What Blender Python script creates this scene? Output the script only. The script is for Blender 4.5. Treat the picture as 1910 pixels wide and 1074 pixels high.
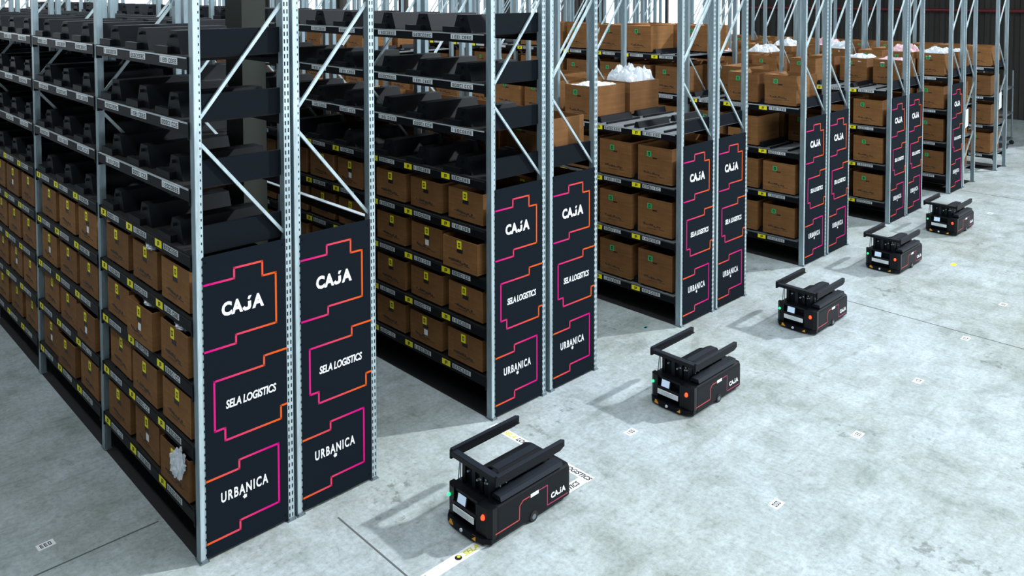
import bpy, math, random
from mathutils import Vector, Matrix
R = random.Random(7)
for o in list(bpy.data.objects): bpy.data.objects.remove(o)
scn = bpy.context.scene
col = scn.collection

# ---------------------------------------------------------------- camera
cd = bpy.data.cameras.new('camera'); cam = bpy.data.objects.new('camera', cd); col.objects.link(cam)
cd.sensor_fit = 'HORIZONTAL'; cd.sensor_width = 36.0
cd.lens = 1526.99 / 1910 * 36.0
cd.shift_y = -495.47 / 1910
cam.location = (-2.0819, -4.9973, 3.6196)
yaw, pitch, roll = -0.76739, -0.037926, 0.001226
cam.matrix_world = Matrix.Translation(cam.location) @ Matrix.Rotation(yaw, 4, 'Z') @ Matrix.Rotation(math.pi/2 + pitch, 4, 'X') @ Matrix.Rotation(-roll, 4, 'Z')
cd.clip_end = 200
scn.camera = cam

# ---------------------------------------------------------------- world, sun, lamps, exposure
scn.view_settings.view_transform = 'Standard'; scn.view_settings.look = 'None'
scn.view_settings.gamma = 1.0; scn.view_settings.use_curve_mapping = False
scn.view_settings.exposure = 0.33
w = bpy.data.worlds.new('world'); scn.world = w; w.use_nodes = True
w.node_tree.nodes['Background'].inputs[0].default_value = (0.62, 0.76, 0.88, 1)
w.node_tree.nodes['Background'].inputs[1].default_value = 0.06
def lamp(kind, name, loc, direction, energy, color, **kw):
    d = bpy.data.lights.new(name, kind); d.energy = energy; d.color = color
    for k, v in kw.items(): setattr(d, k, v)
    o = bpy.data.objects.new(name, d); col.objects.link(o); o.location = loc
    o.rotation_euler = Vector(direction).to_track_quat('-Z', 'Y').to_euler()
    return o
lamp('SUN', 'daylight', (8, -8, 9), (-0.47, 0.25, -0.37), 2.9, (0.93, 0.97, 1.0), angle=math.radians(1.8))
for x, y, e in [(-2.3, 3.5, 210), (1.95, 6, 190), (4.6, 6, 165), (7.4, 6, 150), (10.2, 6, 150), (12.95, 6, 150), (15.6, 6, 150)]:
    lamp('AREA', 'aisle_lamp', (x, y, 7.0), (0, 0, -1), e, (0.84, 0.94, 1.0), shape='RECTANGLE', size=.5, size_y=12.0)
for x, y, e in [(-1, -3.0, 80), (3, -2.8, 150), (9, -2.8, 165), (15, -2.4, 175), (21, -2.0, 80)]:
    lamp('AREA', 'high_bay_lamp', (x, y, 7.0), (0, 0, -1), e, (0.84, 0.94, 1.0), shape='RECTANGLE', size=4.0, size_y=0.8)

lamp('AREA', 'frontal_fill_lamp', (7, -13, 3.5), (0, 1, 0), 700, (0.84, 0.93, 1.0), shape='RECTANGLE', size=16.0, size_y=5.0)  # unseen fill added in front to brighten panels, posts and plates

# ---------------------------------------------------------------- materials
def mat(name, color, rough=0.6, metal=0.0, emit=None, estr=0.0, spec=0.5):
    m = bpy.data.materials.new(name); m.use_nodes = True
    b = m.node_tree.nodes['Principled BSDF']
    b.inputs['Base Color'].default_value = (*color, 1); b.inputs['Roughness'].default_value = rough
    b.inputs['Metallic'].default_value = metal; b.inputs['Specular IOR Level'].default_value = spec
    if emit: b.inputs['Emission Color'].default_value = (*emit, 1); b.inputs['Emission Strength'].default_value = estr
    return m
def nodes(m): return m.node_tree.nodes, m.node_tree.links, m.node_tree.nodes['Principled BSDF']
def ramp(nt, stops):
    r = nt.nodes.new('ShaderNodeValToRGB'); e = r.color_ramp.elements
    while len(e) < len(stops): e.new(0.5)
    for k, (p, c) in enumerate(stops): e[k].position = p; e[k].color = (*c, 1)
    return r
def noise(nt, coord, scale, detail=6, rough=0.6, vec_scale=None, dist=0.0):
    n = nt.nodes.new('ShaderNodeTexNoise'); n.inputs['Scale'].default_value = scale
    n.inputs['Detail'].default_value = detail; n.inputs['Roughness'].default_value = rough; n.inputs['Distortion'].default_value = dist
    if vec_scale:
        mp = nt.nodes.new('ShaderNodeMapping'); mp.inputs['Scale'].default_value = vec_scale
        nt.links.new(coord, mp.inputs['Vector']); coord = mp.outputs['Vector']
    nt.links.new(coord, n.inputs['Vector']); return n
def mix(nt, mode, fac, a, b):
    x = nt.nodes.new('ShaderNodeMix'); x.data_type = 'RGBA'; x.blend_type = mode
    if isinstance(fac, float): x.inputs[0].default_value = fac
    else: nt.links.new(fac, x.inputs[0])
    for s, v in ((6, a), (7, b)):
        if isinstance(v, tuple): x.inputs[s].default_value = (*v, 1)
        else: nt.links.new(v, x.inputs[s])
    return x.outputs[2]

def concrete():
    m = mat('concrete_floor', (.5, .53, .55), 0.55); N, L, B = nodes(m); nt = m.node_tree
    tc = N.new('ShaderNodeTexCoord').outputs['Object']
    big = noise(nt, tc, 0.45, 4, .55, dist=.3); med = noise(nt, tc, 2.3, 8, .66, dist=.5); fine = noise(nt, tc, 30, 5, .75)
    swirl = noise(nt, tc, 1.6, 8, .7, (1.5, 5.0, 1), 1.0); scuff = noise(nt, tc, 5.0, 9, .72, (2.6, 1.0, 1), .8)
    r1 = ramp(nt, [(.30, (.34, .375, .355)), (.5, (.405, .455, .46)), (.70, (.455, .515, .545))]); L.new(big.outputs['Fac'], r1.inputs[0])
    r2 = ramp(nt, [(.32, (.66, .68, .64)), (.44, (.90, .90, .88)), (.56, (1, 1, 1)), (.72, (1.12, 1.12, 1.12))]); L.new(med.outputs['Fac'], r2.inputs[0])
    c = mix(nt, 'MULTIPLY', 1.0, r1.outputs[0], r2.outputs[0])
    r3 = ramp(nt, [(.3, (.80, .80, .76)), (.5, (1, 1, 1)), (.7, (1.10, 1.10, 1.12))]); L.new(swirl.outputs['Fac'], r3.inputs[0])
    c = mix(nt, 'MULTIPLY', 1.0, c, r3.outputs[0])
    r6 = ramp(nt, [(.30, (.62, .62, .60)), (.42, (.94, .94, .93)), (.52, (1, 1, 1)), (.7, (1.14, 1.14, 1.14))]); L.new(scuff.outputs['Fac'], r6.inputs[0])
    c = mix(nt, 'MULTIPLY', .85, c, r6.outputs[0])
    r4 = ramp(nt, [(.3, (.55, .55, .55)), (.5, (1, 1, 1)), (.7, (1.3, 1.3, 1.3))]); L.new(fine.outputs['Fac'], r4.inputs[0])
    c = mix(nt, 'MULTIPLY', .6, c, r4.outputs[0])
    sp = noise(nt, tc, 1.1, 3, .5); sp2 = noise(nt, tc, 11, 5, .65)
    mul = N.new('ShaderNodeMath'); mul.operation = 'MULTIPLY'; L.new(sp.outputs['Fac'], mul.inputs[0]); L.new(sp2.outputs['Fac'], mul.inputs[1])
    r5 = ramp(nt, [(.36, (0, 0, 0)), (.42, (1, 1, 1))]); L.new(mul.outputs[0], r5.inputs[0])
    c = mix(nt, 'MULTIPLY', r5.outputs[0], c, (.58, .58, .54))
    L.new(c, B.inputs['Base Color'])
    rr = ramp(nt, [(.3, (.38, .38, .38)), (.7, (.62, .62, .62))]); L.new(med.outputs['Fac'], rr.inputs[0]); L.new(rr.outputs[0], B.inputs['Roughness'])
    bp = N.new('ShaderNodeBump'); bp.inputs['Strength'].default_value = .18; bp.inputs['Distance'].default_value = .02
    L.new(med.outputs['Fac'], bp.inputs['Height']); L.new(bp.outputs[0], B.inputs['Normal'])
    return m
def steel(name, color, rough=.38, metal=.75):
    m = mat(name, color, rough, metal); N, L, B = nodes(m); nt = m.node_tree
    tc = N.new('ShaderNodeTexCoord').outputs['Object']
    n = noise(nt, tc, 6, 6, .7, (3, 3, .5)); r = ramp(nt, [(.3, tuple(c*.7 for c in color)), (.7, tuple(min(1, c*1.25) for c in color))])
    L.new(n.outputs['Fac'], r.inputs[0]); L.new(r.outputs[0], B.inputs['Base Color']); return m
def cardboard(name, base):
    m = mat(name, base, .85, spec=.2); N, L, B = nodes(m); nt = m.node_tree
    tc = N.new('ShaderNodeTexCoord').outputs['Object']; oi = N.new('ShaderNodeObjectInfo')
    n = noise(nt, tc, 5, 6, .6); st = noise(nt, tc, 1.0, 3, .5, (2, 2, 45))
    r = ramp(nt, [(.3, tuple(c*.82 for c in base)), (.7, tuple(c*1.15 for c in base))]); L.new(n.outputs['Fac'], r.inputs[0])
    r2 = ramp(nt, [(.35, (.88, .88, .88)), (.65, (1.08, 1.08, 1.08))]); L.new(st.outputs['Fac'], r2.inputs[0])
    c = mix(nt, 'MULTIPLY', 1.0, r.outputs[0], r2.outputs[0])
    r3 = ramp(nt, [(0, (.78, .76, .74)), (1, (1.16, 1.14, 1.1))]); L.new(oi.outputs['Random'], r3.inputs[0])
    c = mix(nt, 'MULTIPLY', 1.0, c, r3.outputs[0]); L.new(c, B.inputs['Base Color']); return m
M = dict(
    floor=concrete(),
    sheet=mat('under_rack_shade_sheet', (.030, .029, .031), .85, spec=.1),
    joint=mat('floor_joint', (.10, .11, .11), .9),
    galv=steel('galvanised_steel', (.30, .39, .43), .42, .5),
    galv_bright=steel('bright_galvanised_steel', (.50, .60, .63), .4, .4),
    galv_dull=steel('dull_galvanised_steel', (.22, .26, .29), .45),
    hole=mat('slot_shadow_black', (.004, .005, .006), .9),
    beam=mat('black_beam_enamel', (.004, .005, .007), .55, spec=.15),
    deck=mat('grey_shelf_deck', (.02, .019, .018), .6, spec=.15),
    deck_light=mat('zinc_shelf_deck', (.19, .205, .215), .5, .4),
    lip=mat('zinc_shelf_lip', (.55, .60, .64), .4, .3),
    insert=mat('black_plastic_guide', (.0065, .008, .0105), .55, spec=.12),
    plate=mat('charcoal_end_plate', (.006, .0085, .012), .7, spec=.06),
    panel=mat('navy_black_panel', (.0065, .0105, .0165), .7, spec=.05),
    card=cardboard('brown_cardboard', (.225, .105, .037)),
    ink=mat('brown_print_ink', (.035, .022, .014), .8),
    inside=mat('box_inside', (.17, .09, .04), .9),
    yellow=mat('yellow_sticker', (.93, .84, .01), .6),
    green=mat('green_sticker', (.03, .42, .13), .5),
    black=mat('black_print', (.006, .006, .006), .6),
    white=mat('white_sticker', (.80, .84, .86), .5),
    greylabel=mat('grey_label', (.60, .64, .66), .5),
    letter=mat('white_lettering', (.90, .92, .93), .5),
    plastic=mat('crumpled_white_plastic', (.60, .635, .68), .3),
    pinkplastic=mat('crumpled_pink_plastic', (.68, .42, .46), .35),
    robot=mat('matte_black_shell', (.0045, .006, .009), .5, spec=.15),
    robot_dark=mat('gloss_black_plastic', (.003, .0035, .005), .35, spec=.25),
    robot_metal=mat('dark_slate_metal', (.014, .018, .027), .45, .2, spec=.3),
    rubber=mat('black_rubber', (.008, .008, .008), .7),
    red_stripe=mat('red_stripe', (.52, .06, .055), .5),
    pinkred=mat('crimson_stripe', (.33, .03, .09), .5),
    led_red=mat('red_lamp_lens', (.8, .05, .01), .3, emit=(1, .045, .01), estr=2.6),
    led_green=mat('green_lamp_lens', (.02, .7, .2), .3, emit=(.02, .9, .25), estr=1.6),
    screen=mat('pale_blue_display', (.55, .68, .85), .3, emit=(.6, .78, 1), estr=.25),
    amber=mat('amber_sticker', (.75, .33, .02), .5),
    tape=mat('white_floor_tape', (.86, .87, .87), .45),
    tapeyellow=mat('lime_print', (.62, .62, .03), .5),
    column=mat('dark_green_column', (.010, .014, .008), .7),
    wall=mat('dark_corrugated_wall', (.035, .032, .028), .7),
    wallrail=mat('red_sprinkler_pipe', (.12, .008, .012), .6),
    window=mat('bright_skylight_panel', (.9, .95, 1), .4, emit=(.90, .96, 1.0), estr=1.7),
    cyan=mat('cyan_tape_scrap', (.05, .45, .5), .5),
)
def gradient(name, c0, c1, x0, x1):
    m = mat(name, c0, .6, spec=.08); N, L, B = nodes(m)
    tc = N.new('ShaderNodeTexCoord'); s = N.new('ShaderNodeSeparateXYZ'); L.new(tc.outputs['Object'], s.inputs[0])
    mr = N.new('ShaderNodeMapRange'); mr.inputs[1].default_value = x0; mr.inputs[2].default_value = x1; L.new(s.outputs[0], mr.inputs[0])
    r = ramp(m.node_tree, [(0, c0), (1, c1)]); L.new(mr.outputs[0], r.inputs[0]); L.new(r.outputs[0], B.inputs['Base Color'])
    return m
MAG, ORA = (.66, .006, .21), (.76, .105, .012)
M['grad'] = gradient('magenta_to_orange_paint', MAG, ORA, .08, .50)
M['grad_rev'] = gradient('orange_to_magenta_paint', ORA, MAG, .05, .45)
# ribbed far wall
def ribbed(m):
    N, L, B = nodes(m); nt = m.node_tree
    tc = N.new('ShaderNodeTexCoord').outputs['Object']; n = noise(nt, tc, 1.2, 4, .6, (1, 1, .2))
    r = ramp(nt, [(.3, (.013, .012, .010)), (.7, (.034, .031, .027))]); L.new(n.outputs['Fac'], r.inputs[0]); L.new(r.outputs[0], B.inputs['Base Color'])
ribbed(M['wall'])

# ---------------------------------------------------------------- mesh helpers
class MB:
    def __init__(s): s.v, s.f, s.mi, s.ms = [], [], [], []
    def slot(s, m):
        m = M[m] if isinstance(m, str) else m
        if m not in s.ms: s.ms.append(m)
        return s.ms.index(m)
    def poly(s, pts, m):
        k = len(s.v); s.v += [tuple(p) for p in pts]; s.f.append(tuple(range(k, k+len(pts)))); s.mi.append(s.slot(m))
    def hexa(s, p, m):          # 8 points, bottom ring then top ring
        k = len(s.v); s.v += [tuple(q) for q in p]; i = s.slot(m)
        for a in ((3,2,1,0), (4,5,6,7), (0,1,5,4), (1,2,6,5), (2,3,7,6), (3,0,4,7)):
            s.f.append(tuple(k+q for q in a)); s.mi.append(i)
    def box(s, x0, x1, y0, y1, z0, z1, m):
        s.hexa([(x0,y0,z0),(x1,y0,z0),(x1,y1,z0),(x0,y1,z0),(x0,y0,z1),(x1,y0,z1),(x1,y1,z1),(x0,y1,z1)], m)
    def prism(s, ring, axis, a, b, m):   # ring of 2D points in the two other axes, extruded along axis
        def P(q, t):
            return {'x': (t, q[0], q[1]), 'y': (q[0], t, q[1]), 'z': (q[0], q[1], t)}[axis]
        n = len(ring); k = len(s.v); i = s.slot(m)
        s.v += [P(q, a) for q in ring] + [P(q, b) for q in ring]
        s.f.append(tuple(range(k, k+n))); s.f.append(tuple(range(k+2*n-1, k+n-1, -1))); s.mi += [i, i]
        for j in range(n):
            jj = (j+1) % n; s.f.append((k+j, k+n+j, k+n+jj, k+jj)); s.mi.append(i)
    def bar(s, p, q, wdt, dep, up, m):   # rectangular bar from p to q
        p, q, up = Vector(p), Vector(q), Vector(up); d = (q-p).normalized(); a = d.cross(up).normalized()*wdt/2; b = up.normalized()*dep/2
        s.hexa([p-a-b, p+a-b, p+a+b, p-a+b, q-a-b, q+a-b, q+a+b, q-a+b], m)
    def tube(s, p, q, r, m, n=10):
        p, q = Vector(p), Vector(q); d = (q-p).normalized(); a = d.orthogonal().normalized(); b = d.cross(a); k = len(s.v); i = s.slot(m)
        for c in (p, q):
            for j in range(n):
                t = 2*math.pi*j/n; s.v.append(tuple(c + r*(math.cos(t)*a + math.sin(t)*b)))
        for j in range(n):
            jj = (j+1) % n; s.f.append((k+j, k+jj, k+n+jj, k+n+j)); s.mi.append(i)
        s.f.append(tuple(k+j for j in range(n-1, -1, -1))); s.f.append(tuple(k+n+j for j in range(n))); s.mi += [i, i]
    def mesh(s, name, bevel=None):
        me = bpy.data.meshes.new(name); me.from_pydata(s.v, [], s.f)
        for m in s.ms: me.materials.append(m)
        me.polygons.foreach_set('material_index', s.mi)
        import bmesh
        bm = bmesh.new(); bm.from_mesh(me)
        if bevel:
            bmesh.ops.remove_doubles(bm, verts=bm.verts, dist=1e-5)
            bmesh.ops.bevel(bm, geom=[e for e in bm.edges if len(e.link_faces) == 2 and e.calc_face_angle(0) > .5], offset=bevel, segments=2, affect='EDGES', clamp_overlap=True)
        bmesh.ops.recalc_face_normals(bm, faces=bm.faces); bm.to_mesh(me); bm.free()
        return me
def obj(name, me, parent=None, loc=(0, 0, 0), rot=(0, 0, 0)):
    if isinstance(me, MB): me = me.mesh(name)
    o = bpy.data.objects.new(name, me); col.objects.link(o); o.parent = parent; o.location = loc; o.rotation_euler = rot; return o
def thing(name, label, cat, loc=(0, 0, 0), rot=0, group=None):
    o = bpy.data.objects.new(name, None); col.objects.link(o); o.location = loc; o.rotation_euler = (0, 0, rot); o.empty_display_size = .1
    tag(o, label, cat, group); return o
def tag(o, label, cat, group=None):
    o['label'] = label; o['category'] = cat
    if group: o['group'] = group
    return o
def struct(name, mb):
    o = obj(name, mb); o['kind'] = 'structure'; return o
def copy_tree(o, parent=None):
    c = o.copy(); col.objects.link(c); c.parent = parent
    for ch in list(o.children): copy_tree(ch, c)
    return c
dg = None
def text_mesh(body, height, width, m, bold=.0, shear=0.0, spacing=1.0, thick=.0012):
    """lettering in the local x-z plane (facing -y), centred"""
    cu = bpy.data.curves.new('lettering', 'FONT'); cu.body = body; cu.offset = bold; cu.shear = shear; cu.extrude = .01; cu.space_character = spacing
    cu.resolution_u = 3
    o = bpy.data.objects.new('tmp', cu); col.objects.link(o); bpy.context.view_layer.update()
    me = bpy.data.meshes.new_from_object(o.evaluated_get(bpy.context.evaluated_depsgraph_get()))
    bpy.data.objects.remove(o)
    xs = [v.co.x for v in me.vertices]; ys = [v.co.y for v in me.vertices]; zs = [v.co.z for v in me.vertices]
    cx, cy = (min(xs)+max(xs))/2, (min(ys)+max(ys))/2; sx = width/(max(xs)-min(xs)); sy = height/(max(ys)-min(ys)); sz = thick/(max(zs)-min(zs))
    for v in me.vertices: v.co = ((v.co.x-cx)*sx, -v.co.z*sz, (v.co.y-cy)*sy)
    me.materials.clear(); me.materials.append(M[m]); return me
def caja_mesh(height, width):
    """the four letters with the hooked third letter and its small pointed mark"""
    import bmesh
    parts = []
    for ch, a, b in (('C', -.50, -.265), ('A', -.275, -.005), ('A', .215, .50)):
        me = text_mesh(ch, height, (b-a)*width, 'letter', bold=.045)
        for v in me.vertices: v.co.x += (a+b)/2*width
        parts.append(me)
    mb = MB(); W_, H_ = width, height; X = lambda q: q*W_
    ring = [(X(.115), H_*.12), (X(.19), H_*.12), (X(.19), -H_*.28), (X(.165), -H_*.44), (X(.11), -H_*.5), (X(.045), -H_*.5), (X(-.005), -H_*.40), (X(-.015), -H_*.26), (X(.035), -H_*.16), (X(.06), -H_*.27), (X(.10), -H_*.27), (X(.115), -H_*.20)]
    mb.prism(ring, 'y', -.0006, .0006, 'letter')
    mb.prism([(X(.105), H_*.30), (X(.15), H_*.22), (X(.20), H_*.50), (X(.13), H_*.50)], 'y', -.0006, .0006, 'letter')
    parts.append(mb.mesh('letter'))
    bm = bmesh.new()
    for me in parts: bm.from_mesh(me)
    out = bpy.data.meshes.new('lettering'); bm.to_mesh(out); bm.free(); out.materials.append(M['letter']); return out
def glyphs(mb, x0, x1, z0, z1, place, m='black', n=5, rnd=None):
    """a run of small printed marks too small to read"""
    rnd = rnd or R; st = (x1-x0)/n
    for k in range(n):
        a = x0+st*k+st*.12; b = a+st*.72; h = z1-z0; t = st*.2
        pat = rnd.choice('oicse')
        rects = [(a, a+t, z0, z1)]
        if pat in 'oc': rects += [(a, b, z0, z0+h*.2), (a, b, z1-h*.2, z1)]
        if pat == 'o': rects += [(b-t, b, z0, z1)]
        if pat in 'se': rects += [(a, b, z0, z0+h*.18), (a, b, z0+h*.42, z0+h*.6), (a, b, z1-h*.18, z1)]
        for r in rects: place(mb, *r, m)

# ---------------------------------------------------------------- setting
mb = MB(); mb.poly([(-12, -14, 0), (40, -14, 0), (40, 34, 0), (-12, 34, 0)], 'floor'); struct('floor', mb)
mb = MB()
for (a, b) in [((.875, -14), (.875, -.2)), ((7.29, -14), (7.29, -.05)), ((-6, .62), (-.03, .62)), ((14.0, -14), (14.0, -.05))]:
    ww = .006
    if abs(a[0]-b[0]) < 1e-3: mb.box(a[0]-ww, a[0]+ww, a[1], b[1], .0, .0012, 'joint')
    else: mb.box(a[0], b[0], a[1]-ww, a[1]+ww, .0, .0012, 'joint')
struct('trim_1', mb)
# ribbed walls: right (x = 24) and back (y = 19), with bright translucent panels
def rib_wall(name, along, fixed, a, b, z0, z1):
    mb = MB(); n = int((b-a)/.3); ring = []
    for k in range(n):
        t = a+k*.3
        for dt, d in ((0, 0), (.12, 0), (.15, .05), (.27, .05)): ring.append((t+dt, fixed-d))
    ring += [(b, fixed), (b, fixed+.12), (a, fixed+.12)]
    if along == 'y': ring = [(q[1], q[0]) for q in ring]
    mb.prism(ring, 'z', z0, z1, 'wall'); return struct(name, mb)
WX, WY = 24.0, 19.0
rib_wall('wall_right', 'y', WX, -2, 10.2, 0, 8)
rib_wall('wall_right', 'y', WX, 16.6, WY, 0, 8)
mb = MB(); mb.box(WX-.05, WX+.1, 10.2, 16.6, 0, .6, 'wall'); mb.box(WX-.05, WX+.1, 10.2, 16.6, 5.2, 8, 'wall'); struct('wall_right', mb)
rib_wall('wall_back', 'x', WY, -8, WX, 0, 1.6)
rib_wall('wall_back', 'x', WY, -8, WX, 5.4, 8)
mb = MB(); mb.box(WX, WX+.03, 10.2, 16.6, .6, 5.2, 'window'); w1 = struct('window_1', mb)
mb = MB()
for y in (10.2, 13.4, 16.5): mb.box(WX-.1, WX+.06, y, y+.1, .6, 5.2, 'wall')
obj('window_frame', mb, w1)
k = 2; x = -8.0
while x < WX-.5:
    mb = MB(); mb.box(x+.45, min(x+2.6, WX), WY, WY+.03, 1.6, 5.4, 'window'); struct('window_%d' % k, mb)
    rib_wall('wall_back', 'x', WY, x, x+.45, 1.6, 5.4)
    x += 2.6; k += 1
t = obj('wall_rail', (lambda m_: (m_.tube((WX-.2, -2, 3.05), (WX-.2, 10, 3.05), .05, 'wallrail'), m_)[1])(MB()))
tag(t, 'thin red pipe running along the dark ribbed wall at the far right', 'pipe')

# ---------------------------------------------------------------- racks
BAY, NB, DEP = 1.80, 8, .655
SLOT0, PITCH = .085, .55
ROWX = [0.0, 2.496, 5.25, 8.044, 10.868, 13.562, 16.24]
ROWB = [.680, .712, .700, .704, .706, .706, None]        # start of the second, back-to-back rack
LEV_S = {0: [.31, .715, 1.12, 1.535, 1.95, 2.37, 2.79, 3.20], 1: [.335, .75, 1.17, 1.59, 2.015, 2.435, 2.83, 3.25]}
LEV_L = [.305, .89, 1.475, 2.065]
ORD = ['leftmost', 'second', 'third', 'fourth', 'fifth', 'sixth', 'rightmost']
HT = 4.35

def upright_mesh(double):
    """C-section post, perforated end face towards -y"""
    mb = MB(); wx, wy, t = .047, .062, .003
    mb.box(0, t, 0, wy, 0, HT, 'galv'); mb.box(wx-t, wx, 0, wy, 0, HT, 'galv')
    mb.box(t, .013, wy-t, wy, 0, HT, 'galv'); mb.box(wx-.013, wx-t, wy-t, wy, 0, HT, 'galv')
    slots = [(.008, .017), (.030, .039)] if double else [(.033, .040)]
    xs = [t]+[q for sl in slots for q in sl]+[wx-t]
    for a, b in zip(xs[0::2], xs[1::2]): mb.box(a, b, 0, t, 0, HT, 'galv_bright')  # lit look of the end face put into a brighter steel colour
    z = 0.0
    while z < HT-.01:
        for a, b in slots: mb.box(a, b, 0, t, z, min(z+(.022 if double else .034), HT), 'galv_bright')
        z += .05
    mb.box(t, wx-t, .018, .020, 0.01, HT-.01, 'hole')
    mb.box(-.006, wx+.006, -.016, wy+.016, 0, .006, 'galv_dull'); mb.box(.004, wx-.004, -.010, -.001, .006, .018, 'galv_dull')
    return mb.mesh('upright')
UP = upright_mesh(False); UPR = upright_mesh(True)
def side_post_mesh():
    mb = MB(); wx, wy, t = .047, .062, .003
    mb.box(0, t, 0, wy, 0, HT, 'galv'); mb.box(wx-t, wx, 0, wy, 0, HT, 'galv'); mb.box(t, wx-t, 0, t, 0, HT, 'galv')
    mb.box(t, .013, wy-t, wy, 0, HT, 'galv'); mb.box(wx-.013, wx-t, wy-t, wy, 0, HT, 'galv')
    mb.box(-.006, wx+.006, -.016, wy+.016, 0, .006, 'galv_dull')
    return mb.mesh('upright')
UPS = side_post_mesh()
def brace_mesh(z0, z1, flip=False):
    """one C-profile diagonal from the left post at z0 to the right post at z1"""
    mb = MB(); p, q = (.030, .022, z0), (DEP-.030, .022, z1)
    mb.bar(p, q, .021, .018, (0, 1, 0), 'galv_bright'); d = (Vector(q)-Vector(p)).normalized(); n = d.cross(Vector((0, 1, 0))).normalized()
    for c in (p, q): mb.tube((c[0], .008, c[2]), (c[0], .012, c[2]), .008, 'galv_dull', 6)
    return mb.mesh('brace')
BR = [brace_mesh(2.80, 3.55), brace_mesh(2.69, 1.98), brace_mesh(4.30, 3.64)]
BRL = [brace_mesh(1.28, 1.90), brace_mesh(.42, .98)]

def y_face(x):      # place marks on a face looking towards -x: local along = -y
    return lambda mb, a, b, z0, z1, m: mb.box(x-.0008, x+.0002, -b, -a, z0, z1, m)

def label_mesh(kind, seed):
    """shelf label of one slot; origin at label's near-camera-left corner (largest y), extends to -y"""
    mb = MB(); rd = random.Random(seed); put = lambda m_, a, b, z0, z1, mt: m_.box(-.0018, -.0008, -b, -a, z0, z1, mt)
    if kind == 'yellow':
        mb.box(-.001, 0, -.115, 0, -.052, -.002, 'yellow')
        put(mb, .042, .052, -.044, -.012, 'black'); put(mb, .042, .075, -.020, -.012, 'black'); put(mb, .066, .075, -.036, -.012, 'black'); put(mb, .052, .075, -.034, -.028, 'black')
        mb.box(-.001, 0, -.39, -.145, -.044, -.004, 'greylabel')
        glyphs(mb, .155, .38, -.038, -.010, put, n=7, rnd=rd)
    else:
        mb.box(-.001, 0, -.29, 0, -.046, -.002, 'white')
        glyphs(mb, .015, .28, -.040, -.012, put, n=8, rnd=rd)
    return mb.mesh('label')
LBL = {('yellow', k): label_mesh('yellow', k) for k in range(4)}; LBL.update({('white', k): label_mesh('white', k) for k in range(4)})

def rail_profile(mb, yc, tall, x0=.03, x1=.62):
    if tall == 'hump':
        b0, b1 = yc-.125, yc+.125
        mb.prism([(b0, .014), (b1, .014), (yc+.065, .165), (yc-.065, .165)], 'x', .045, DEP-.02, 'insert')
        mb.box(.004, .045, yc-.01, yc+.22, .014, .060, 'insert')
        mb.tube((.05, yc, .13), (.02, yc, .13), .012, 'insert', 8)
    elif tall == 'tall':
        mb.prism([(yc-.040, .012), (yc+.040, .012), (yc+.018, .080), (yc-.018, .080)], 'x', .05, DEP-.02, 'insert')
    else:
        mb.box(.02, DEP-.02, yc-.012, yc+.012, .012, .034, 'insert')
def divider_mesh(kind):
    mb = MB()
    if kind == 'hump': rail_profile(mb, 0, 'hump')
    elif kind == 'low': rail_profile(mb, -.13, 'low'); rail_profile(mb, .13, 'low')
    else: rail_profile(mb, -.13, 'low'); rail_profile(mb, .13, 'low'); rail_profile(mb, .273, 'tall')
    return mb.mesh('slot_guide')
DIV = {k: divider_mesh(k) for k in ('hump', 'low', 'pair')}
def shelf_mesh(kind, baked, lip):
    """kind: guides; baked: guides and labels inside the mesh (far away)"""
    mb = MB(); y0, y1 = .034, BAY+.028
    dk = 'deck_light' if kind == 'pair' else 'deck'
    for x0, x1 in ((-.008, .03), (DEP-.03, DEP+.004)):
        mb.prism([(x0, -.070), (x1, -.070), (x1, -.0), (x0+.004, -.0), (x0, -.006)], 'y', y0+.03, y1-.034, 'beam')
        for yy in (y0+.03, y1-.046): mb.box(x0-.001, x1+.001, yy, yy+.012, -.095, .012, 'beam')
    mb.box(.0, DEP-.0, y0+.034, y1-.04, .0, .012, dk)
    if lip: mb.box(-.010, .012, y0+.045, y1-.05, .000, .008, 'lip')
    for k in range(3):
        mb.box(.03, DEP-.03, SLOT0+PITCH*(k+.5)-.02, SLOT0+PITCH*(k+.5)+.02, -.04, 0, 'beam')
    if baked:
        for k in range(3):
            yc = SLOT0+PITCH*(k+.5)
            if kind == 'hump': rail_profile(mb, yc+.06, 'hump')
            else:
                rail_profile(mb, yc-.13, 'low'); rail_profile(mb, yc+.13, 'low')
                if kind == 'pair': rail_profile(mb, yc+.273, 'tall')
            L_ = yc+.29
            if baked == 'yellow':
                mb.box(-.010, -.008, L_-.115, L_, -.052, -.002, 'yellow'); mb.box(-.010, -.008, L_-.39, L_-.145, -.044, -.004, 'greylabel')
            else: mb.box(-.010, -.008, L_-.43, L_-.14, -.046, -.002, 'white')
    return mb.mesh('shelf')
SHELF = {}
def shelf_me(kind, baked, lip):
    k = (kind, baked, lip)
    if k not in SHELF: SHELF[k] = shelf_mesh(*k)
    return SHELF[k]
def end_plate_mesh(h=.17):
    mb = MB(); mb.prism([(.035, .0), (DEP-.045, .0), (DEP-.045, h), (.035, h)], 'y', .046, .052, 'plate')
    mb.box(.035, DEP-.045, .052, .075, h-.004, h, 'plate'); return mb.mesh('end_plate')
EPL = end_plate_mesh(); EPS = end_plate_mesh(.13)

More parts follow.
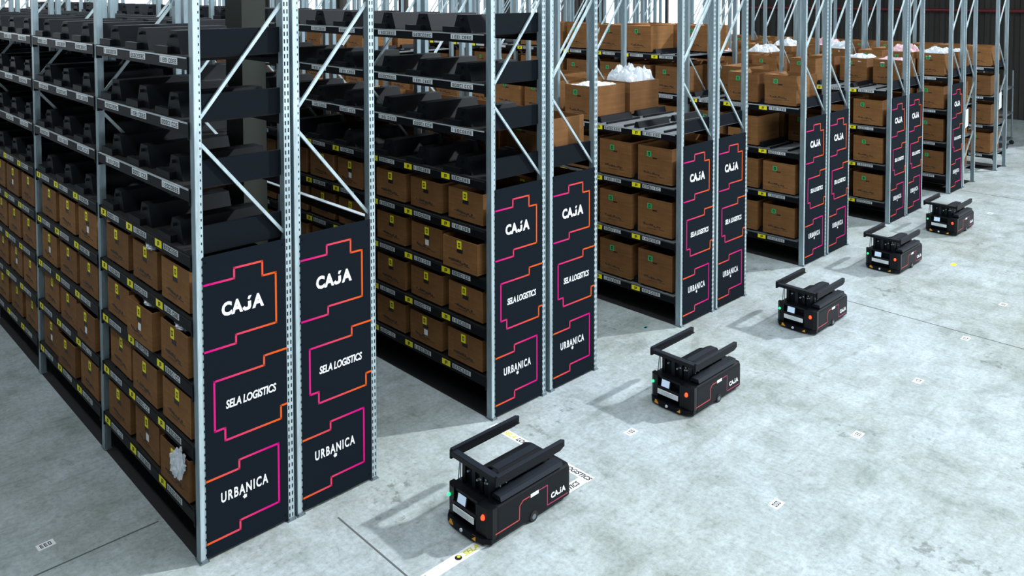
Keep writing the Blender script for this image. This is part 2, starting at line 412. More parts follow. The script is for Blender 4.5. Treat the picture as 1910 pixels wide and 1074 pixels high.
def outline(mb, pts, m, wd=.013, y0=-.0012, y1=0):
    for (a, b) in zip(pts[:-1], pts[1:]):
        x0, x1 = sorted((a[0], b[0])); z0, z1 = sorted((a[1], b[1]))
        mb.box(x0-wd/2, x1+wd/2, y0, y1, z0-wd/2, z1+wd/2, m)
def panel_set():
    g = {}
    mb = MB(); mb.box(.040, .608, -.006, .0, .022, 1.955, 'panel')
    for x, z in ((.06, .06), (.59, .06), (.06, 1.92), (.59, 1.92)): mb.tube((x, -.009, z), (x, -.006, z), .007, 'plate', 8)
    g['panel'] = mb.mesh('end_panel')
    mb = MB(); outline(mb, [(.046, 1.775), (.243, 1.775), (.243, 1.842), (.438, 1.842), (.438, 1.745), (.533, 1.745), (.533, 1.405), (.250, 1.405), (.250, 1.348), (.046, 1.348)], 'grad'); g['o1'] = mb.mesh('upper_outline')
    mb = MB(); outline(mb, [(.602, 1.206), (.442, 1.206), (.442, 1.142), (.101, 1.142), (.101, .820), (.169, .820), (.169, .738), (.560, .738), (.560, .826), (.602, .826)], 'grad'); g['o2'] = mb.mesh('middle_outline')
    mb = MB(); outline(mb, [(.046, .517), (.260, .517), (.260, .575), (.538, .575), (.538, .172), (.262, .172), (.262, .112), (.046, .112)], 'grad_rev'); g['o3'] = mb.mesh('lower_outline')
    g['t1'] = caja_mesh(.092, .290)
    g['t2'] = text_mesh('SELA LOGISTICS', .056, .350, 'letter', bold=.026, shear=.12, spacing=.95)
    g['t3'] = text_mesh('URBANICA', .068, .325, 'letter', bold=.024, spacing=1.25)
    mb = MB(); mb.prism([(.297+.016*math.cos(a*math.pi/5)*(1 if a % 2 else .72), .318+.016*math.sin(a*math.pi/5)*(1 if a % 2 else .72)) for a in range(10)], 'y', -.0012, 0, 'letter')
    g['dot'] = mb.mesh('leaf_mark')
    return g
PG = panel_set()
def end_panel(parent):
    p = obj('end_panel', PG['panel'], parent)
    for k, nm in (('o1', 'outline_graphic'), ('o2', 'outline_graphic'), ('o3', 'outline_graphic')): obj(nm, PG[k], p, (0, -.006, 0))
    obj('lettering', PG['t1'], p, (.302, -.0062, 1.590)); obj('lettering', PG['t2'], p, (.352, -.0062, .968)); obj('lettering', PG['t3'], p, (.298, -.0062, .372)); obj('leaf_mark', PG['dot'], p, (0, -.006, 0))
    return p

def slot_y(bay, slot): return BAY*bay + SLOT0 + PITCH*(slot+.5)
RACKLAB = {}
def rack(row, back):
    x0 = ROWX[row] + (ROWB[row] if back else 0)
    small = row < 2
    where = ('back half' if back else 'front half') + ' of the ' + ORD[row] + ' row of racking'
    if row == 6: lab = 'rightmost galvanised steel rack, with no end panel, holding cardboard boxes'
    elif row == 5 and back: lab = 'open galvanised rack without end panel, backing onto the rightmost panelled rack'
    else: lab = 'steel rack with dark printed end panel, %s half of %s row from left' % ('right' if back else 'left', ['first', 'second', 'third', 'fourth', 'fifth', 'sixth'][row])
    if row == 5 and not back: lab = 'steel rack with the farthest and narrowest looking dark printed end panel'
    t = thing('storage_rack', lab, 'rack', (x0, 0, 0), 0, 'back to back storage racks')
    for n in range(NB+1):
        y = n*BAY
        for xx in (0, DEP-.047): obj('upright', UPS if n else (UPR if xx else UP), t, (xx, y, 0))
        for b in BR: obj('brace', b, t, (0, y+.012, 0))
        if (row == 5 and back and n == 0) or (row == 6 and n == 0):
            for b in BRL: obj('brace', b, t, (0, y+.012, 0))
    if not ((row == 5 and back) or row == 6): end_panel(t)
    obj('base_shade_sheet', BASE, t, (0, 0, 0))
    levels = []
    if small:
        Z = LEV_S[row]
        for i, z in enumerate(Z):
            kind = 'low' if i < 4 else 'hump'; lb = 'yellow' if i < 5 else 'white'
            levels.append((z, kind, lb, i >= 5, 0))
    else:
        for i, z in enumerate(LEV_L): levels.append((z, 'pair', 'yellow', i == 3, 0))
        if row in (2, 3): levels.append((2.655, 'pair', 'yellow', False, 3 if row == 2 else 1))
    for li, (z, kind, lb, lip, firstbay) in enumerate(levels):
        if row == 1 and back and li == 4: kind = 'low'
        for b in range(firstbay, NB):
            if row == 0 and back and b == 0:
                if li == 4: obj('tie_beam', TIE, t, (0, 0, z))
                continue
            if row == 1 and back and li > 4 : continue
            near = b < 3 and not (back and small and li < 4)
            if near and (not back or li >= 3):
                s = obj('shelf', shelf_me(kind, None, lip), t, (0, b*BAY, z))
                for k in range(3):
                    yc = SLOT0+PITCH*(k+.5)
                    if kind == 'hump': obj('slot_guide', DIV['hump'], s, (0, yc+.06, 0))
                    else: obj('slot_guide', DIV[kind], s, (0, yc, 0))
                    if not back: obj('label', LBL[(lb, (b+k+li) % 4)], s, (-.0082, yc+(.29 if lb == 'yellow' else .15), 0))
            else: obj('shelf', shelf_me(kind, lb if not back else None, lip) if not back else shelf_me(kind, 'yellow', lip), t, (0, b*BAY, z))
            if b == 0 and ((small and li >= 4) or (not small and li == 3)):
                obj('end_plate', EPL if small else EPS, t, (0, 0, z+.012))
    return t
bs = MB(); bs.box(.004, DEP+.008, .07, NB*BAY, 0, .004, 'sheet'); BASE = bs.mesh('base_shade_sheet')  # dark sheet added to deepen the shade on the floor under the rack
tb = MB(); tb.box(DEP-.035, DEP+.002, .064, BAY-.0, -.06, 0, 'beam'); tb.box(DEP-.037, DEP+.004, .064, BAY, 0, .006, 'lip'); TIE = tb.mesh('tie_beam')
for r_ in range(7):
    rack(r_, False)
    if ROWB[r_]: rack(r_, True)

# ---------------------------------------------------------------- cardboard boxes
def box_meshes(h, wd, dp, tagm, seed, flaps):
    """open-topped box, front face at x = 0 looking to -x, centred in y"""
    rd = random.Random(seed); mb = MB(); t = .007; a, b = -wd/2, wd/2
    bot = .0
    mb.box(0, dp, a, b, 0, t, 'card')
    # front wall with a hand hole
    hz0, hz1, hy = (h*.545, h*.545+.038, .040) if tagm == 'yellow' else (h*.66, h*.66+.016, .030)
    mb.box(0, t, a, b, t, hz0, 'card'); mb.box(0, t, a, b, hz1, h, 'card'); mb.box(0, t, a, -hy, hz0, hz1, 'card'); mb.box(0, t, hy, b, hz0, hz1, 'card')
    mb.box(dp-t, dp, a, b, t, h, 'card'); mb.box(t, dp-t, a, a+t, t, h, 'card'); mb.box(t, dp-t, b-t, b, t, h, 'card')
    mb.box(.002, .004, -hy-.0, hy+.0, hz0-.0, hz1+.0, 'black')  # shade inside the hand hole painted as a black backing
    if flaps:
        for s_ in (a+t, b-t):
            d = (-.010 if s_ > 0 else .010)
            mb.poly([(t, s_, h), (dp-t, s_, h), (dp-t*2, s_+d*6, h-.05), (t*2, s_+d*6, h-.05)], 'card')
    # printed marks low on the front face
    put = lambda m_, p, q, z0, z1, mt: m_.box(-.0008, 0, -q, -p, z0, z1, mt)
    y = -.15
    for k in range(9):
        ww = rd.uniform(.014, .032); zz = h*.24-(y+.15)*.06+rd.uniform(-.006, .006); put(mb, y, y+ww, zz, zz+rd.uniform(.006, .026), 'ink'); y += ww+rd.uniform(.002, .007)
    put(mb, -.10, .02, h*.15, h*.15+.005, 'ink'); put(mb, .06, .13, h*.17, h*.17+.006, 'ink')
    if seed == 1: put(mb, -.02, .03, h*.33, h*.33+.05, 'white')
    if rd.random() < .4:
        put(mb, rd.uniform(.0, .1), rd.uniform(.11, .16), h*.34, h*.34+.006, 'ink')
    body = mb.mesh('box_body')
    mb = MB(); s = .058
    mb.box(-.0012, 0, -s/2+.0, s/2, -s*.62, s*.62, tagm) if tagm == 'yellow' else mb.box(-.0012, 0, -s*.52, s*.52, -s*.52, s*.52, tagm)
    put = lambda m_, p, q, z0, z1, mt: m_.box(-.002, -.0012, -q, -p, z0, z1, mt)
    for q in ((-.013, -.006, -.018, .018), (-.013, .013, .010, .018), (.006, .013, -.018, .018), (-.013, .013, -.018, -.011)): put(mb, *q, 'black')
    return body, mb.mesh('tag_sticker')
SB = [box_meshes(.268, .455, .585, 'yellow', k, k % 2) for k in range(4)]
LB = [box_meshes(.395, .455, .585, 'green', k+10, k % 2) for k in range(4)]
SB_ROOT, LB_ROOT = {}, {}
WORD = ['nearest', 'second', 'third', 'fourth', 'fifth', 'sixth', 'seventh', 'eighth']
SLW = ['near', 'middle', 'far']
LVW = ['bottom', 'second', 'third', 'fourth', 'fifth', 'sixth']
def add_box(row, back, bay, slot, lev, dx=0, dyaw=0, dy=0):
    small = row < 2
    if small and lev >= 4: z = LEV_S[row][lev]; me = LB[(bay+slot+lev) % 4]
    elif small: z = LEV_S[row][lev]; me = SB[(bay*3+slot+lev*2) % 4]
    else: z = (LEV_L+[2.655])[lev]; me = LB[(bay+slot*2+lev) % 4]
    x = ROWX[row] + (ROWB[row] if back else 0) + .012 + dx
    y = slot_y(bay, slot) - .005 + dy
    side = 'right' if back else 'left'
    rowname = ['first', 'second', 'third', 'fourth', 'fifth', 'sixth', 'last'][row]
    lab = '%s-tagged cardboard box, %s rack row, %s side, %s bay, %s slot, %s shelf up' % ('yellow' if me in SB else 'green', rowname, side, WORD[bay], SLW[slot], ['first', 'second', 'third', 'fourth', 'fifth'][lev])
    t = thing('cardboard_box', lab, 'box', (x, y, z+.0345), dyaw, 'cardboard boxes on the racks')
    obj('box_body', me[0], t)
    h = .268 if me in SB else .395
    rd = random.Random(row*1000+bay*100+slot*10+lev+(7 if back else 0))
    ty = rd.uniform(-.02, .03) + (0 if me in SB else .06)
    obj('tag_sticker', me[1] if me in SB else LB[0][1], t, (-.0005, ty, h-.050 if me in SB else h-.085))
    return t
def keep(row, back, bay, slot, lev):
    return True
def want(row, back, bay, slot, lev):
    small = row < 2
    if row == 0 and back and bay == 0: return False
    if small:
        if lev < 4: return True
        if row == 1 and back and lev == 4: return True
        return False
    if lev == 4:
        if row not in (2, 3) or bay < (3 if row == 2 else 1): return False
        if row == 3 and not back and bay == 1 and slot == 0: return False
        return random.Random(row*77+bay*13+slot*5+back).random() < .4
    if lev == 3 and bay == 0:
        if row == 2: return slot == 2
        if row == 3: return (slot < 2) if not back else slot == 2
        if row == 4: return slot == 2 if not back else True
        return True
    if row == 3 and not back and bay == 0 and slot == 0 and lev == 2: return False
    return True
KEEP = None
# boxes the photo shows (row, side, bay, slot, shelf)
KEEPSTR = '00000 00001 00002 00003 00010 00011 00012 00013 00020 00021 00022 00023 00100 00101 00102 00103 00110 00111 00112 00113 00120 00121 00122 00123 00200 00201 00202 00203 00210 00211 00212 00213 00220 00221 00222 00223 00300 00301 00302 00303 00310 00311 00312 00313 00320 00321 00322 00323 00400 00401 00402 00403 00410 00411 00412 00413 01101 01103 10000 10001 10002 10003 10010 10011 10012 10013 10020 10021 10022 10023 10100 10101 10102 10103 10110 10111 10112 10113 10121 10122 10123 10200 10201 10202 10203 10211 10212 10213 10220 10221 10222 10223 10301 10302 10303 10402 11000 11001 11003 11004 11013 11014 11024 11104 11114 11124 11204 11214 11224 11304 11314 11324 11404 20000 20001 20002 20010 20011 20012 20020 20021 20022 20023 20101 20102 20103 20113 20123 20203 20213 20223 20303 20313 20314 20323 20324 20403 20404 20413 20423 20503 20514 20603 20604 20613 20624 20704 20714 21002 21012 21023 21102 21103 21113 21123 21203 21213 21223 21303 21313 21314 21323 21324 21414 30000 30001 30003 30010 30011 30012 30013 30021 30022 30102 30103 30112 30113 30114 30123 30124 30203 30204 30213 30214 30223 30224 30303 30313 30323 30324 30403 30413 30423 30504 30604 30624 30724 31002 31012 31022 31023 31102 31103 31104 31112 31113 31114 31123 31124 31203 31213 31223 31303 31313 31314 31323 31324 31403 31404 31413 31423 31424 31503 40000 40001 40002 40010 40011 40012 40022 40023 40103 40113 40123 40203 40313 40323 41002 41003 41010 41011 41012 41013 41022 41023 41103 41113 41123 50000 50001 50002 50003 50010 50011 50012 50013 50023 50103 50113 50123 50203 50213 50223 51000 51001 51002 51003 51010 51011 51012 51013 51023 51103 51113 51123 51203 51213 51223 60000 60001 60002 60003 60010 60011 60012 60013 60023 60103 60113 60123 60203 60213 60223 60303 60313 60323 60423 60523 60603 60613'
if KEEPSTR: KEEP = {tuple(int(c) for c in k) for k in KEEPSTR.split()}
OFFS = {(0, 0, 0, 1, 2): (-.045, .02, 0), (0, 0, 0, 0, 2): (-.02, -.01, -.005), (0, 0, 0, 0, 0): (-.03, .015, 0), (0, 0, 0, 1, 1): (-.015, 0, 0),
        (1, 0, 0, 0, 2): (-.05, .01, .01), (0, 0, 1, 1, 0): (-.03, .02, 0), (0, 0, 1, 0, 1): (-.03, .0, 0)}
for row in range(7):
    for back in (0, 1):
        if back and not ROWB[row]: continue
        for bay in range(NB):
            for slot in range(3):
                for lev in range(5):
                    if not want(row, back, bay, slot, lev): continue
                    if KEEP is not None and (row, back, bay, slot, lev) not in KEEP: continue
                    rd = random.Random(row*991+back*97+bay*31+slot*7+lev)
                    o = OFFS.get((row, back, bay, slot, lev), (rd.uniform(-.010, .010), rd.uniform(-.012, .012), rd.uniform(-.008, .008)))
                    add_box(row, back, bay, slot, lev, o[0], o[1], o[2])

# ---------------------------------------------------------------- crumpled plastic on top of boxes
def heap(loc, sx, sy, h, m, label, seed, name='packed_garments'):
    import bmesh
    from mathutils import noise as nz
    bm = bmesh.new(); bmesh.ops.create_grid(bm, x_segments=36, y_segments=36, size=.5)
    off = Vector((seed*3.7, seed*1.3, 0))
    for v in bm.verts:
        x, y = v.co.x, v.co.y
        e = max(0, 1-(2*abs(x))**4)*max(0, 1-(2*abs(y))**4)
        f = nz.noise(Vector((x*4, y*4, 0))+off)*.45 + .28 - abs(nz.noise(Vector((x*7, y*7, 0))+off))*.42 - abs(nz.noise(Vector((x*16, y*16, 3))+off))*.13
        v.co = (x*sx + nz.noise(Vector((x*7, y*7, 9))+off)*.03, y*sy + nz.noise(Vector((x*7, y*7, 5))+off)*.03, e**.5*h*(.62+f*.9))
    bmesh.ops.solidify(bm, geom=bm.faces, thickness=.002)
    bmesh.ops.recalc_face_normals(bm, faces=bm.faces)
    me = bpy.data.meshes.new(name); bm.to_mesh(me); bm.free(); me.materials.append(M[m])
    o = obj(name, me, None, loc); tag(o, label, 'packaging', 'plastic wrapped garments in boxes'); return o
def box_top(row, back, bay, slot, lev):
    small = row < 2; z = (LEV_S[row] if small else LEV_L+[2.655])[lev]; h = .268 if (small and lev < 4) else .395
    return (ROWX[row]+(ROWB[row] if back else 0)+.30, slot_y(bay, slot), z+.0345+h)
def heap_on(k, h, m, label, seed, dz=-.06):
    p = box_top(*k); return heap((p[0], p[1], p[2]+dz), .55, .43, h, m, label, seed)
heap_on((2, 1, 0, 2, 3), .26, 'plastic', 'large heap of white plastic packs in the third row box beside the upright', 1)
heap_on((2, 0, 0, 2, 3), .09, 'plastic', 'white plastic packs lying low in the third row box left of the large heap', 2)
heap_on((2, 0, 1, 1, 3), .15, 'plastic', 'white plastic packs in a second bay box of the third row', 3)
heap_on((5, 0, 0, 0, 3), .17, 'plastic', 'white plastic heap topping the nearest sixth row box', 4)
heap_on((5, 0, 0, 1, 3), .20, 'pinkplastic', 'pinkish plastic heap topping the second sixth row box', 5)
heap_on((4, 1, 0, 1, 3), .12, 'plastic', 'white plastic packs in a fifth row box behind the uprights', 6)
heap_on((4, 1, 0, 0, 3), .09, 'pinkplastic', 'pale pink plastic packs in the nearest fifth row right side box', 7)
heap_on((5, 1, 0, 0, 3), .10, 'plastic', 'white packs in the box of the open rack beside the farthest panel', 8)
heap_on((4, 0, 1, 2, 3), .2, 'pinkplastic', 'pink plastic heap on a fifth row box further back', 9)
heap_on((4, 1, 1, 1, 3), .2, 'plastic', 'white plastic heap on a fifth row right side box further back', 10)
heap_on((5, 0, 1, 0, 3), .2, 'plastic', 'white plastic heap on a sixth row second bay box', 11)
heap_on((5, 1, 1, 1, 3), .2, 'pinkplastic', 'pink heap on the open rack second bay box', 12)
heap_on((5, 0, 1, 2, 3), .2, 'plastic', 'white plastic heap deep in the sixth row', 13)
# silver plastic spilling over the lowest near box of the first row
import bmesh
def spill():
    from mathutils import noise as nz
    bm = bmesh.new(); bmesh.ops.create_icosphere(bm, subdivisions=4, radius=1)
    for v in bm.verts:
        n = v.co.normalized(); f = 1+.35*nz.noise(n*3)+.45*abs(nz.noise(n*7))
        v.co = Vector((n.x*.035*f, n.y*.085*f + .0, n.z*.075*f))
    me = bpy.data.meshes.new('plastic_wrap'); bm.to_mesh(me); bm.free(); me.materials.append(M['plastic']); return me
SPL = spill(); o = obj('plastic_wrap', SPL, None, (-.050, .215, .31+.0345+.24)); o.scale = (1, .75, 1.05); tag(o, 'crumpled clear plastic spilling over the lowest box at the first row corner', 'packaging')

for (y, z, sc, lab) in ((.80, 1.535+.0345+.268, (.9, .8, .35), 'crumpled clear plastic on the middle box of the top box shelf, first row'),
                        (.30, 1.12+.0345+.268, (.9, .9, .3), 'crumpled clear plastic on the near box one shelf below the top, first row'),
                        (.84, 1.12+.0345+.275, (1.0, .9, .3), 'crumpled clear plastic on the pulled out box, first row')):
    o = obj('plastic_wrap', SPL, None, (.03, y, z+.012)); o.scale = sc; tag(o, lab, 'packaging')

# ---------------------------------------------------------------- building column inside the first row
mb = MB(); x0, x1, y0, y1 = .735, .925, .86, 1.14
mb.box(x0, x1, y0, y0+.016, 0, 6, 'column'); mb.box(x0, x1, y1-.016, y1, 0, 6, 'column'); mb.box((x0+x1)/2-.006, (x0+x1)/2+.006, y0+.016, y1-.016, 0, 6, 'column')
mb.box(x0, x0+.006, y0+.016, y1-.016, 0, 6, 'column')
struct('trim_2', mb)

# ---------------------------------------------------------------- robots
def rounded(x0, x1, y0, y1, r, n=5):
    pts = []
    for cx, cy, a0 in ((x1-r, y0+r, -90), (x1-r, y1-r, 0), (x0+r, y1-r, 90), (x0+r, y0+r, 180)):
        for k in range(n+1):
            a = math.radians(a0+90*k/n); pts.append((cx+r*math.cos(a), cy+r*math.sin(a)))
    return pts
def loft(mb, rings, m, cap=True):
    n = len(rings[0]); k = len(mb.v); i = mb.slot(m)
    for r in rings: mb.v += [tuple(q) for q in r]
    for a in range(len(rings)-1):
        for j in range(n):
            jj = (j+1) % n; mb.f.append((k+a*n+j, k+a*n+jj, k+(a+1)*n+jj, k+(a+1)*n+j)); mb.mi.append(i)
    if cap:
        mb.f.append(tuple(k+j for j in range(n-1, -1, -1))); mb.f.append(tuple(k+(len(rings)-1)*n+j for j in range(n))); mb.mi += [i, i]
def make_robot(label, loc, rot, sticker='white'):
    t = thing('warehouse_robot', label, 'robot', loc, rot, 'parked black warehouse robots')
    Lx, Wy = .79, .44
    # hull: rounded plan, chamfered top edge
    mb = MB(); rings = []
    for z, ins in ((.018, .012), (.03, .0), (.215, .0), (.238, .006), (.246, .022)):
        rings.append([(p[0], p[1], z) for p in rounded(.03+ins, Lx-ins, ins, Wy-ins, .045)])
    loft(mb, rings, 'robot')
    obj('hull', mb, t)
    # front module: raised, darker, bulging nose with recess
    mb = MB()
    for (ya, yb) in ((.0, .125), (.355, .44)):
        mb.prism([(.06, ya), (.02, ya), (-.005, ya+.03) if ya == 0 else (-.012, ya), (-.018, yb) if ya == 0 else (-.005, yb-.03), (.02, yb), (.06, yb)], 'z', .05, .250, 'robot_dark')
    mb.box(.0, .06, .125, .355, .235, .254, 'robot_dark'); mb.box(.035, .09, .125, .355, .02, .235, 'robot_dark')
    mb.prism([(-.02, .12), (.03, .12), (.03, .36), (-.02, .36)], 'z', .155, .172, 'robot_dark')
    obj('front_module', mb, t)
    mb = MB(); mb.prism([(.06, .005), (.012, .002), (-.03, .05), (-.048, .14), (-.048, .31), (-.03, .40), (.012, .438), (.06, .435)], 'z', .018, .052, 'robot'); obj('front_bumper', mb, t)
    mb = MB(); mb.prism([(-.012, .236), (.002, .262), (.004, .258), (-.010, .232)], 'y', .2, .21, 'robot_dark')
    # display and number plate
    mb = MB(); mb.hexa([(-.016, .225, .172), (-.010, .225, .172), (-.010, .325, .172), (-.016, .325, .172), (-.002, .225, .238), (.004, .225, .238), (.004, .325, .238), (-.002, .325, .238)], 'robot_dark')
    mb.hexa([(-.017, .235, .178), (-.015, .235, .178), (-.015, .315, .178), (-.017, .315, .178), (-.004, .235, .234), (-.002, .235, .234), (-.002, .315, .234), (-.004, .315, .234)], 'screen')
    obj('display', mb, t)
    mb = MB(); mb.box(-.030, -.024, .135, .345, .108, .150, 'white'); glyphs(mb, -.30, -.18, .116, .142, lambda m_, a, b, z0, z1, mt: m_.box(-.031, -.030, -b, -a, z0, z1, mt), m='greylabel', n=9)
    obj('name_plate', mb, t)
    for nm, m, y, z in (('red_lamp', 'led_red', .060, .185), ('green_lamp', 'led_green', .405, .187)):
        mb = MB(); n = 12; ring = [(-.014+.0, y+(.014 if m == 'led_red' else .011)*math.cos(2*math.pi*k/n), z+(.020 if m == 'led_red' else .012)*math.sin(2*math.pi*k/n)) for k in range(n)]
        ring0 = [(.0, q[1], q[2]) for q in ring]; ring1 = [(-.024, y+(q[1]-y)*.7, z+(q[2]-z)*.7) for q in ring]
        loft(mb, [ring0, ring, ring1], m); obj(nm, mb, t)
    for y, z in ((.345, .052), (.12, .052)):
        mb = MB(); mb.hexa([(-.047, y-.022, .024), (-.044, y-.022, .024), (-.044, y+.022, .024), (-.047, y+.022, .024), (-.040, y-.016, z), (-.037, y-.016, z), (-.037, y+.016, z), (-.040, y+.016, z)], 'amber'); obj('warning_sticker', mb, t)
    mb = MB(); mb.tube((-.048, .235, .036), (-.056, .235, .036), .012, 'white', 12); obj('sensor', mb, t)
    # wheels
    for x, y in ((.40, .012), (.40, .428)):
        mb = MB(); mb.tube((x, y-.016, .036), (x, y+.016, .036), .036, 'rubber', 24); mb.tube((x, y-.0175, .034), (x, y+.0175, .034), .018, 'galv_dull', 16); obj('wheel', mb, t)
    for x, y in ((.09, .08), (.09, .36), (.70, .08), (.70, .36)):
        mb = MB(); mb.tube((x, y-.012, .022), (x, y+.012, .022), .022, 'rubber', 14); obj('caster', mb, t)
    # stripe graphic on both sides
    for side in (0, 1):
        yf = -.0012 if side == 0 else Wy; yb = yf+.0012
        X = (lambda q: q) if side == 0 else (lambda q: Lx+.02-q)
        mb = MB(); wd = .0055
        def seg(a, b, m):
            d = Vector((X(b[0])-X(a[0]), 0, b[1]-a[1])); mb.bar((X(a[0]), (yf+yb)/2, a[1]), (X(b[0]), (yf+yb)/2, b[1]), wd*1.3, .0012, (0, 1, 0), m)
        P1 = [(.045, .072), (.262, .072), (.266, .166), (.298, .190), (.360, .190)]
        for a, b in zip(P1[:-1], P1[1:]): seg(a, b, 'red_stripe')
        obj('stripe_graphic', mb, t); mb = MB()
        P2 = [(.452, .194), (.536, .194), (.534, .052), (.745, .050)]
        for a, b in zip(P2[:-1], P2[1:]): seg(a, b, 'pinkred')
        obj('stripe_graphic', mb, t)
        mb = MB(); mb.box(min(X(.370), X(.448)), max(X(.370), X(.448)), yf, yb, .176, .200, sticker); obj('side_sticker', mb, t)
        obj('lettering', ROBOT_TEXT, t, (X(.647), -.0004 if side == 0 else Wy+.0004, .101), (0, 0, 0 if side == 0 else math.pi))
    # deck
    mb = MB(); mb.box(.14, .74, .05, .39, .244, .256, 'robot_dark'); obj('deck_plate', mb, t)
    # mast: two columns, back web, cable guides
    mb = MB()
    mb.box(.08, .13, .165, .195, .245, .405, 'robot_dark'); mb.box(.08, .13, .345, .375, .245, .405, 'robot_dark'); mb.box(.10, .12, .195, .345, .245, .40, 'robot')
    mb.box(.08, .17, .105, .150, .245, .40, 'robot'); mb.box(.085, .09, .245, .28, .25, .40, 'robot_metal')
    for y, z in ((.215, .33), (.31, .35), (.18, .35), (.125, .37), (.135, .345), (.115, .35)): mb.tube((.072, y, z), (.10, y, z), .007, 'galv', 8)
    obj('mast', mb, t)
    mb = MB(); 
    for dy in (0, .022): mb.tube((.09, .405+dy, .245), (.09, .400+dy*.4, .40), .004, 'galv_dull', 6)
    obj('cable', mb, t)
    # crossbar and forks
    mb = MB(); mb.box(.075, .125, .035, .485, .404, .416, 'robot_metal'); mb.box(.070, .078, .035, .485, .385, .416, 'robot_dark'); obj('crossbar', mb, t)
    for y in (.030, .490):
        mb = MB(); s_ = 1 if y > .2 else -1
        mb.prism([(.070, .365), (.69, .365), (.735, .385), (.735, .427), (.070, .427)], 'y', y-.008, y+.008, 'robot')
        mb.box(.085, .72, min(y, y-s_*.030), max(y, y-s_*.022), .385, .390, 'robot_dark'); 
        mb.box(.08, .72, y-.014, y+.014, .427, .432, 'robot_metal')
        obj('fork', mb, t)
    # centre tray with two folded ridges
    mb = MB(); mb.box(.18, .66, .10, .275, .285, .295, 'robot_dark')
    mb.prism([(.272, .295), (.262, .352), (.212, .378), (.142, .378), (.128, .355), (.108, .295)], 'x', .19, .60, 'robot')
    mb.box(.20, .595, .146, .208, .378, .380, 'robot_metal')
    mb.prism([(.006, .262), (.100, .262), (.085, .292), (.015, .292)], 'x', .10, .70, 'robot_metal')
    mb.prism([(.15, .262), (.42, .262), (.40, .345), (.15, .365)], 'y', .100, .106, 'robot')
    for x, z in ((.18, .295), (.18, .32), (.235, .30), (.235, .325)): mb.tube((x, .100, z), (x, .096, z), .006, 'galv', 8)
    for x in (.25, .60): mb.box(x, x+.05, .06, .27, .25, .286, 'robot_dark')
    obj('carrier_tray', mb, t)
    return t
ROBOT_TEXT = caja_mesh(.040, .150)
rob = make_robot('nearest black wheeled robot with raised forks, parked beside the floor tape', (1.415, -1.165, 0), 0)
RP = [((3.745, -1.16, 0), 'second nearest black robot in the diagonal line of five', 0.0),
      ((6.085, -1.12, 0), 'black robot in the middle of the line of five', 0.005),
      ((8.63, -1.01, 0), 'fourth black robot, second from the far end of the line', 0.0),
      ((10.92, -.955, 0), 'farthest and smallest looking black robot in the line', 0.0)]
for loc, lab, rz in RP:
    c = copy_tree(rob); c.location = loc; c.rotation_euler = (0, 0, rz); c['label'] = lab

# ---------------------------------------------------------------- floor tape and markers
def tape_text(parent, body, x, m, wdt, h=.046, name='lettering'):
    me = text_mesh(body, h, wdt, m, bold=.03, shear=.3, thick=.0006); o = obj(name, me, parent, (x, 0, .0016), (-math.pi/2, 0, 0)); return o
def tape(label, loc, rot, length, rep):
    t = thing('floor_tape', label, 'tape', loc, rot)
    mb = MB(); mb.box(0, length, -.04, .04, 0, .0012, 'tape'); obj('tape_strip', mb, t)
    for x in rep:
        mb = MB(); n = 20; mb.prism([(x+.024*math.cos(2*math.pi*k/n), .024*math.sin(2*math.pi*k/n)) for k in range(n)], 'z', .0012, .0018, 'black'); mb.prism([(x+.008+.012*math.cos(2*math.pi*k/n), .006+.012*math.sin(2*math.pi*k/n)) for k in range(n)], 'z', .0018, .0022, 'tapeyellow'); obj('round_logo', mb, t)
        tape_text(t, 'SELA', x+.105, 'tapeyellow', .125); tape_text(t, 'LOGISTICS', x+.32, 'black', .26)
    return t
tape('white printed floor tape running under the nearest robot', (.30, -1.085, 0), 0, 2.11, (.21, .91, 1.62))
tape('white printed floor tape from the second rack corner to the taped corner', (2.455, -.06, 0), -math.pi/2, 1.07, (.10, .62))
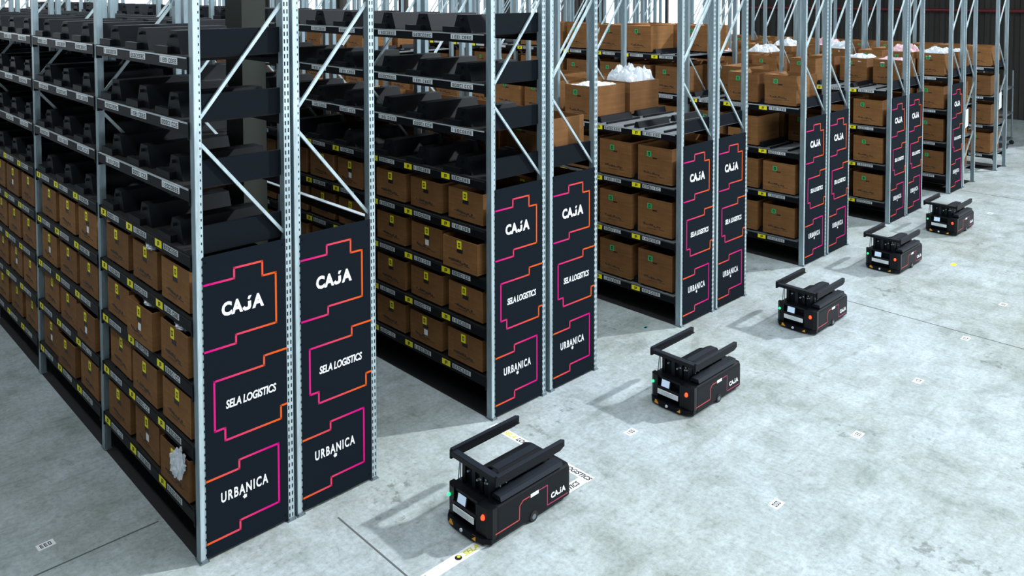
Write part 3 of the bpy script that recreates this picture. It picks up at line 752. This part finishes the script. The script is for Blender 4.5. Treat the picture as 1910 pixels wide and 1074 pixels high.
MK = [(-.653, .889, 'small white floor marker left of the first row'), (3.197, -.926, 'small white floor marker between the two nearest robots'),
      (3.18, -2.226, 'small white floor marker nearest the bottom of the picture'), (4.494, -2.239, 'small white floor marker right of the second robot'),
      (5.817, -2.236, 'small white floor marker alone on the open floor right of the third robot'), (7.15, -2.232, 'small white floor marker lying on the floor joint'),
      (8.467, -2.224, 'faint white floor marker at the right edge of the picture'), (12.671, -.902, 'farthest white floor marker beyond the last robot')]
for i, (x, y, lab) in enumerate(MK):
    t = thing('floor_marker', lab, 'marker', (x, y, 0), .0 if i else .05, 'white printed floor markers')
    mb = MB(); s = .052 if i == 0 else .056; hh = .036; mb.box(-s, s, -hh, hh, 0, .0012, 'tape'); obj('marker_sheet', mb, t)
    mb = MB(); rd = random.Random(i); glyphs(mb, -.036, .036, -.020, .020, lambda m_, a, b, z0, z1, mt: m_.box(a, b, z0, z1, .0012, .0018, mt), n=3, rnd=rd); obj('marker_print', mb, t)
mb = MB(); mb.poly([(-.03, -.02, .001), (.03, -.015, .001), (.025, .02, .001), (-.025, .015, .001)], 'cyan'); mb.box(-.02, .02, -.01, .01, 0, .001, 'cyan'); o = obj('tape_scrap', mb, None, (4.984, .259, 0)); tag(o, 'tiny cyan tape scrap on the floor before the third row', 'tape')
mb = MB(); mb.box(-.05, .05, -.03, .03, 0, .001, 'yellow'); o = obj('tape_scrap', mb, None, (9.55, -1.35, 0)); tag(o, 'tiny yellow tape scrap on the floor by the fourth robot', 'tape')

# white notes hanging on the open frames of the last racks
for (x, z, lab) in ((14.27+.10, 1.28, 'white paper sheet hung on the open rack beside the farthest panel'), (16.24+.14, 1.42, 'white paper sheet hung on the last rack frame')):
    mb = MB(); mb.prism([(-.09, -.19), (.09, -.16), (.08, .16), (-.06, .15)], 'y', -.012, -.009, 'white'); o = obj('paper_sheet', mb, None, (x, 0, z)); tag(o, lab, 'paper')

# trolley at the far right
t = thing('roll_cage', 'grey roll cage trolley standing in the dark at the right edge', 'trolley', (18.9, .55, 0), .1)
for x in (0, .8):
    for y in (0, .6):
        mb = MB(); mb.tube((x, y, .1), (x, y, 1.75), .018, 'galv_dull', 8); obj('post', mb, t)
        mb = MB(); mb.tube((x-.015, y, .05), (x+.015, y, .05), .05, 'rubber', 14); obj('caster', mb, t)
for z in (.14, .75, 1.35):
    mb = MB(); mb.box(-.02, .82, -.02, .62, z, z+.03, 'galv_dull'); obj('shelf', mb, t)
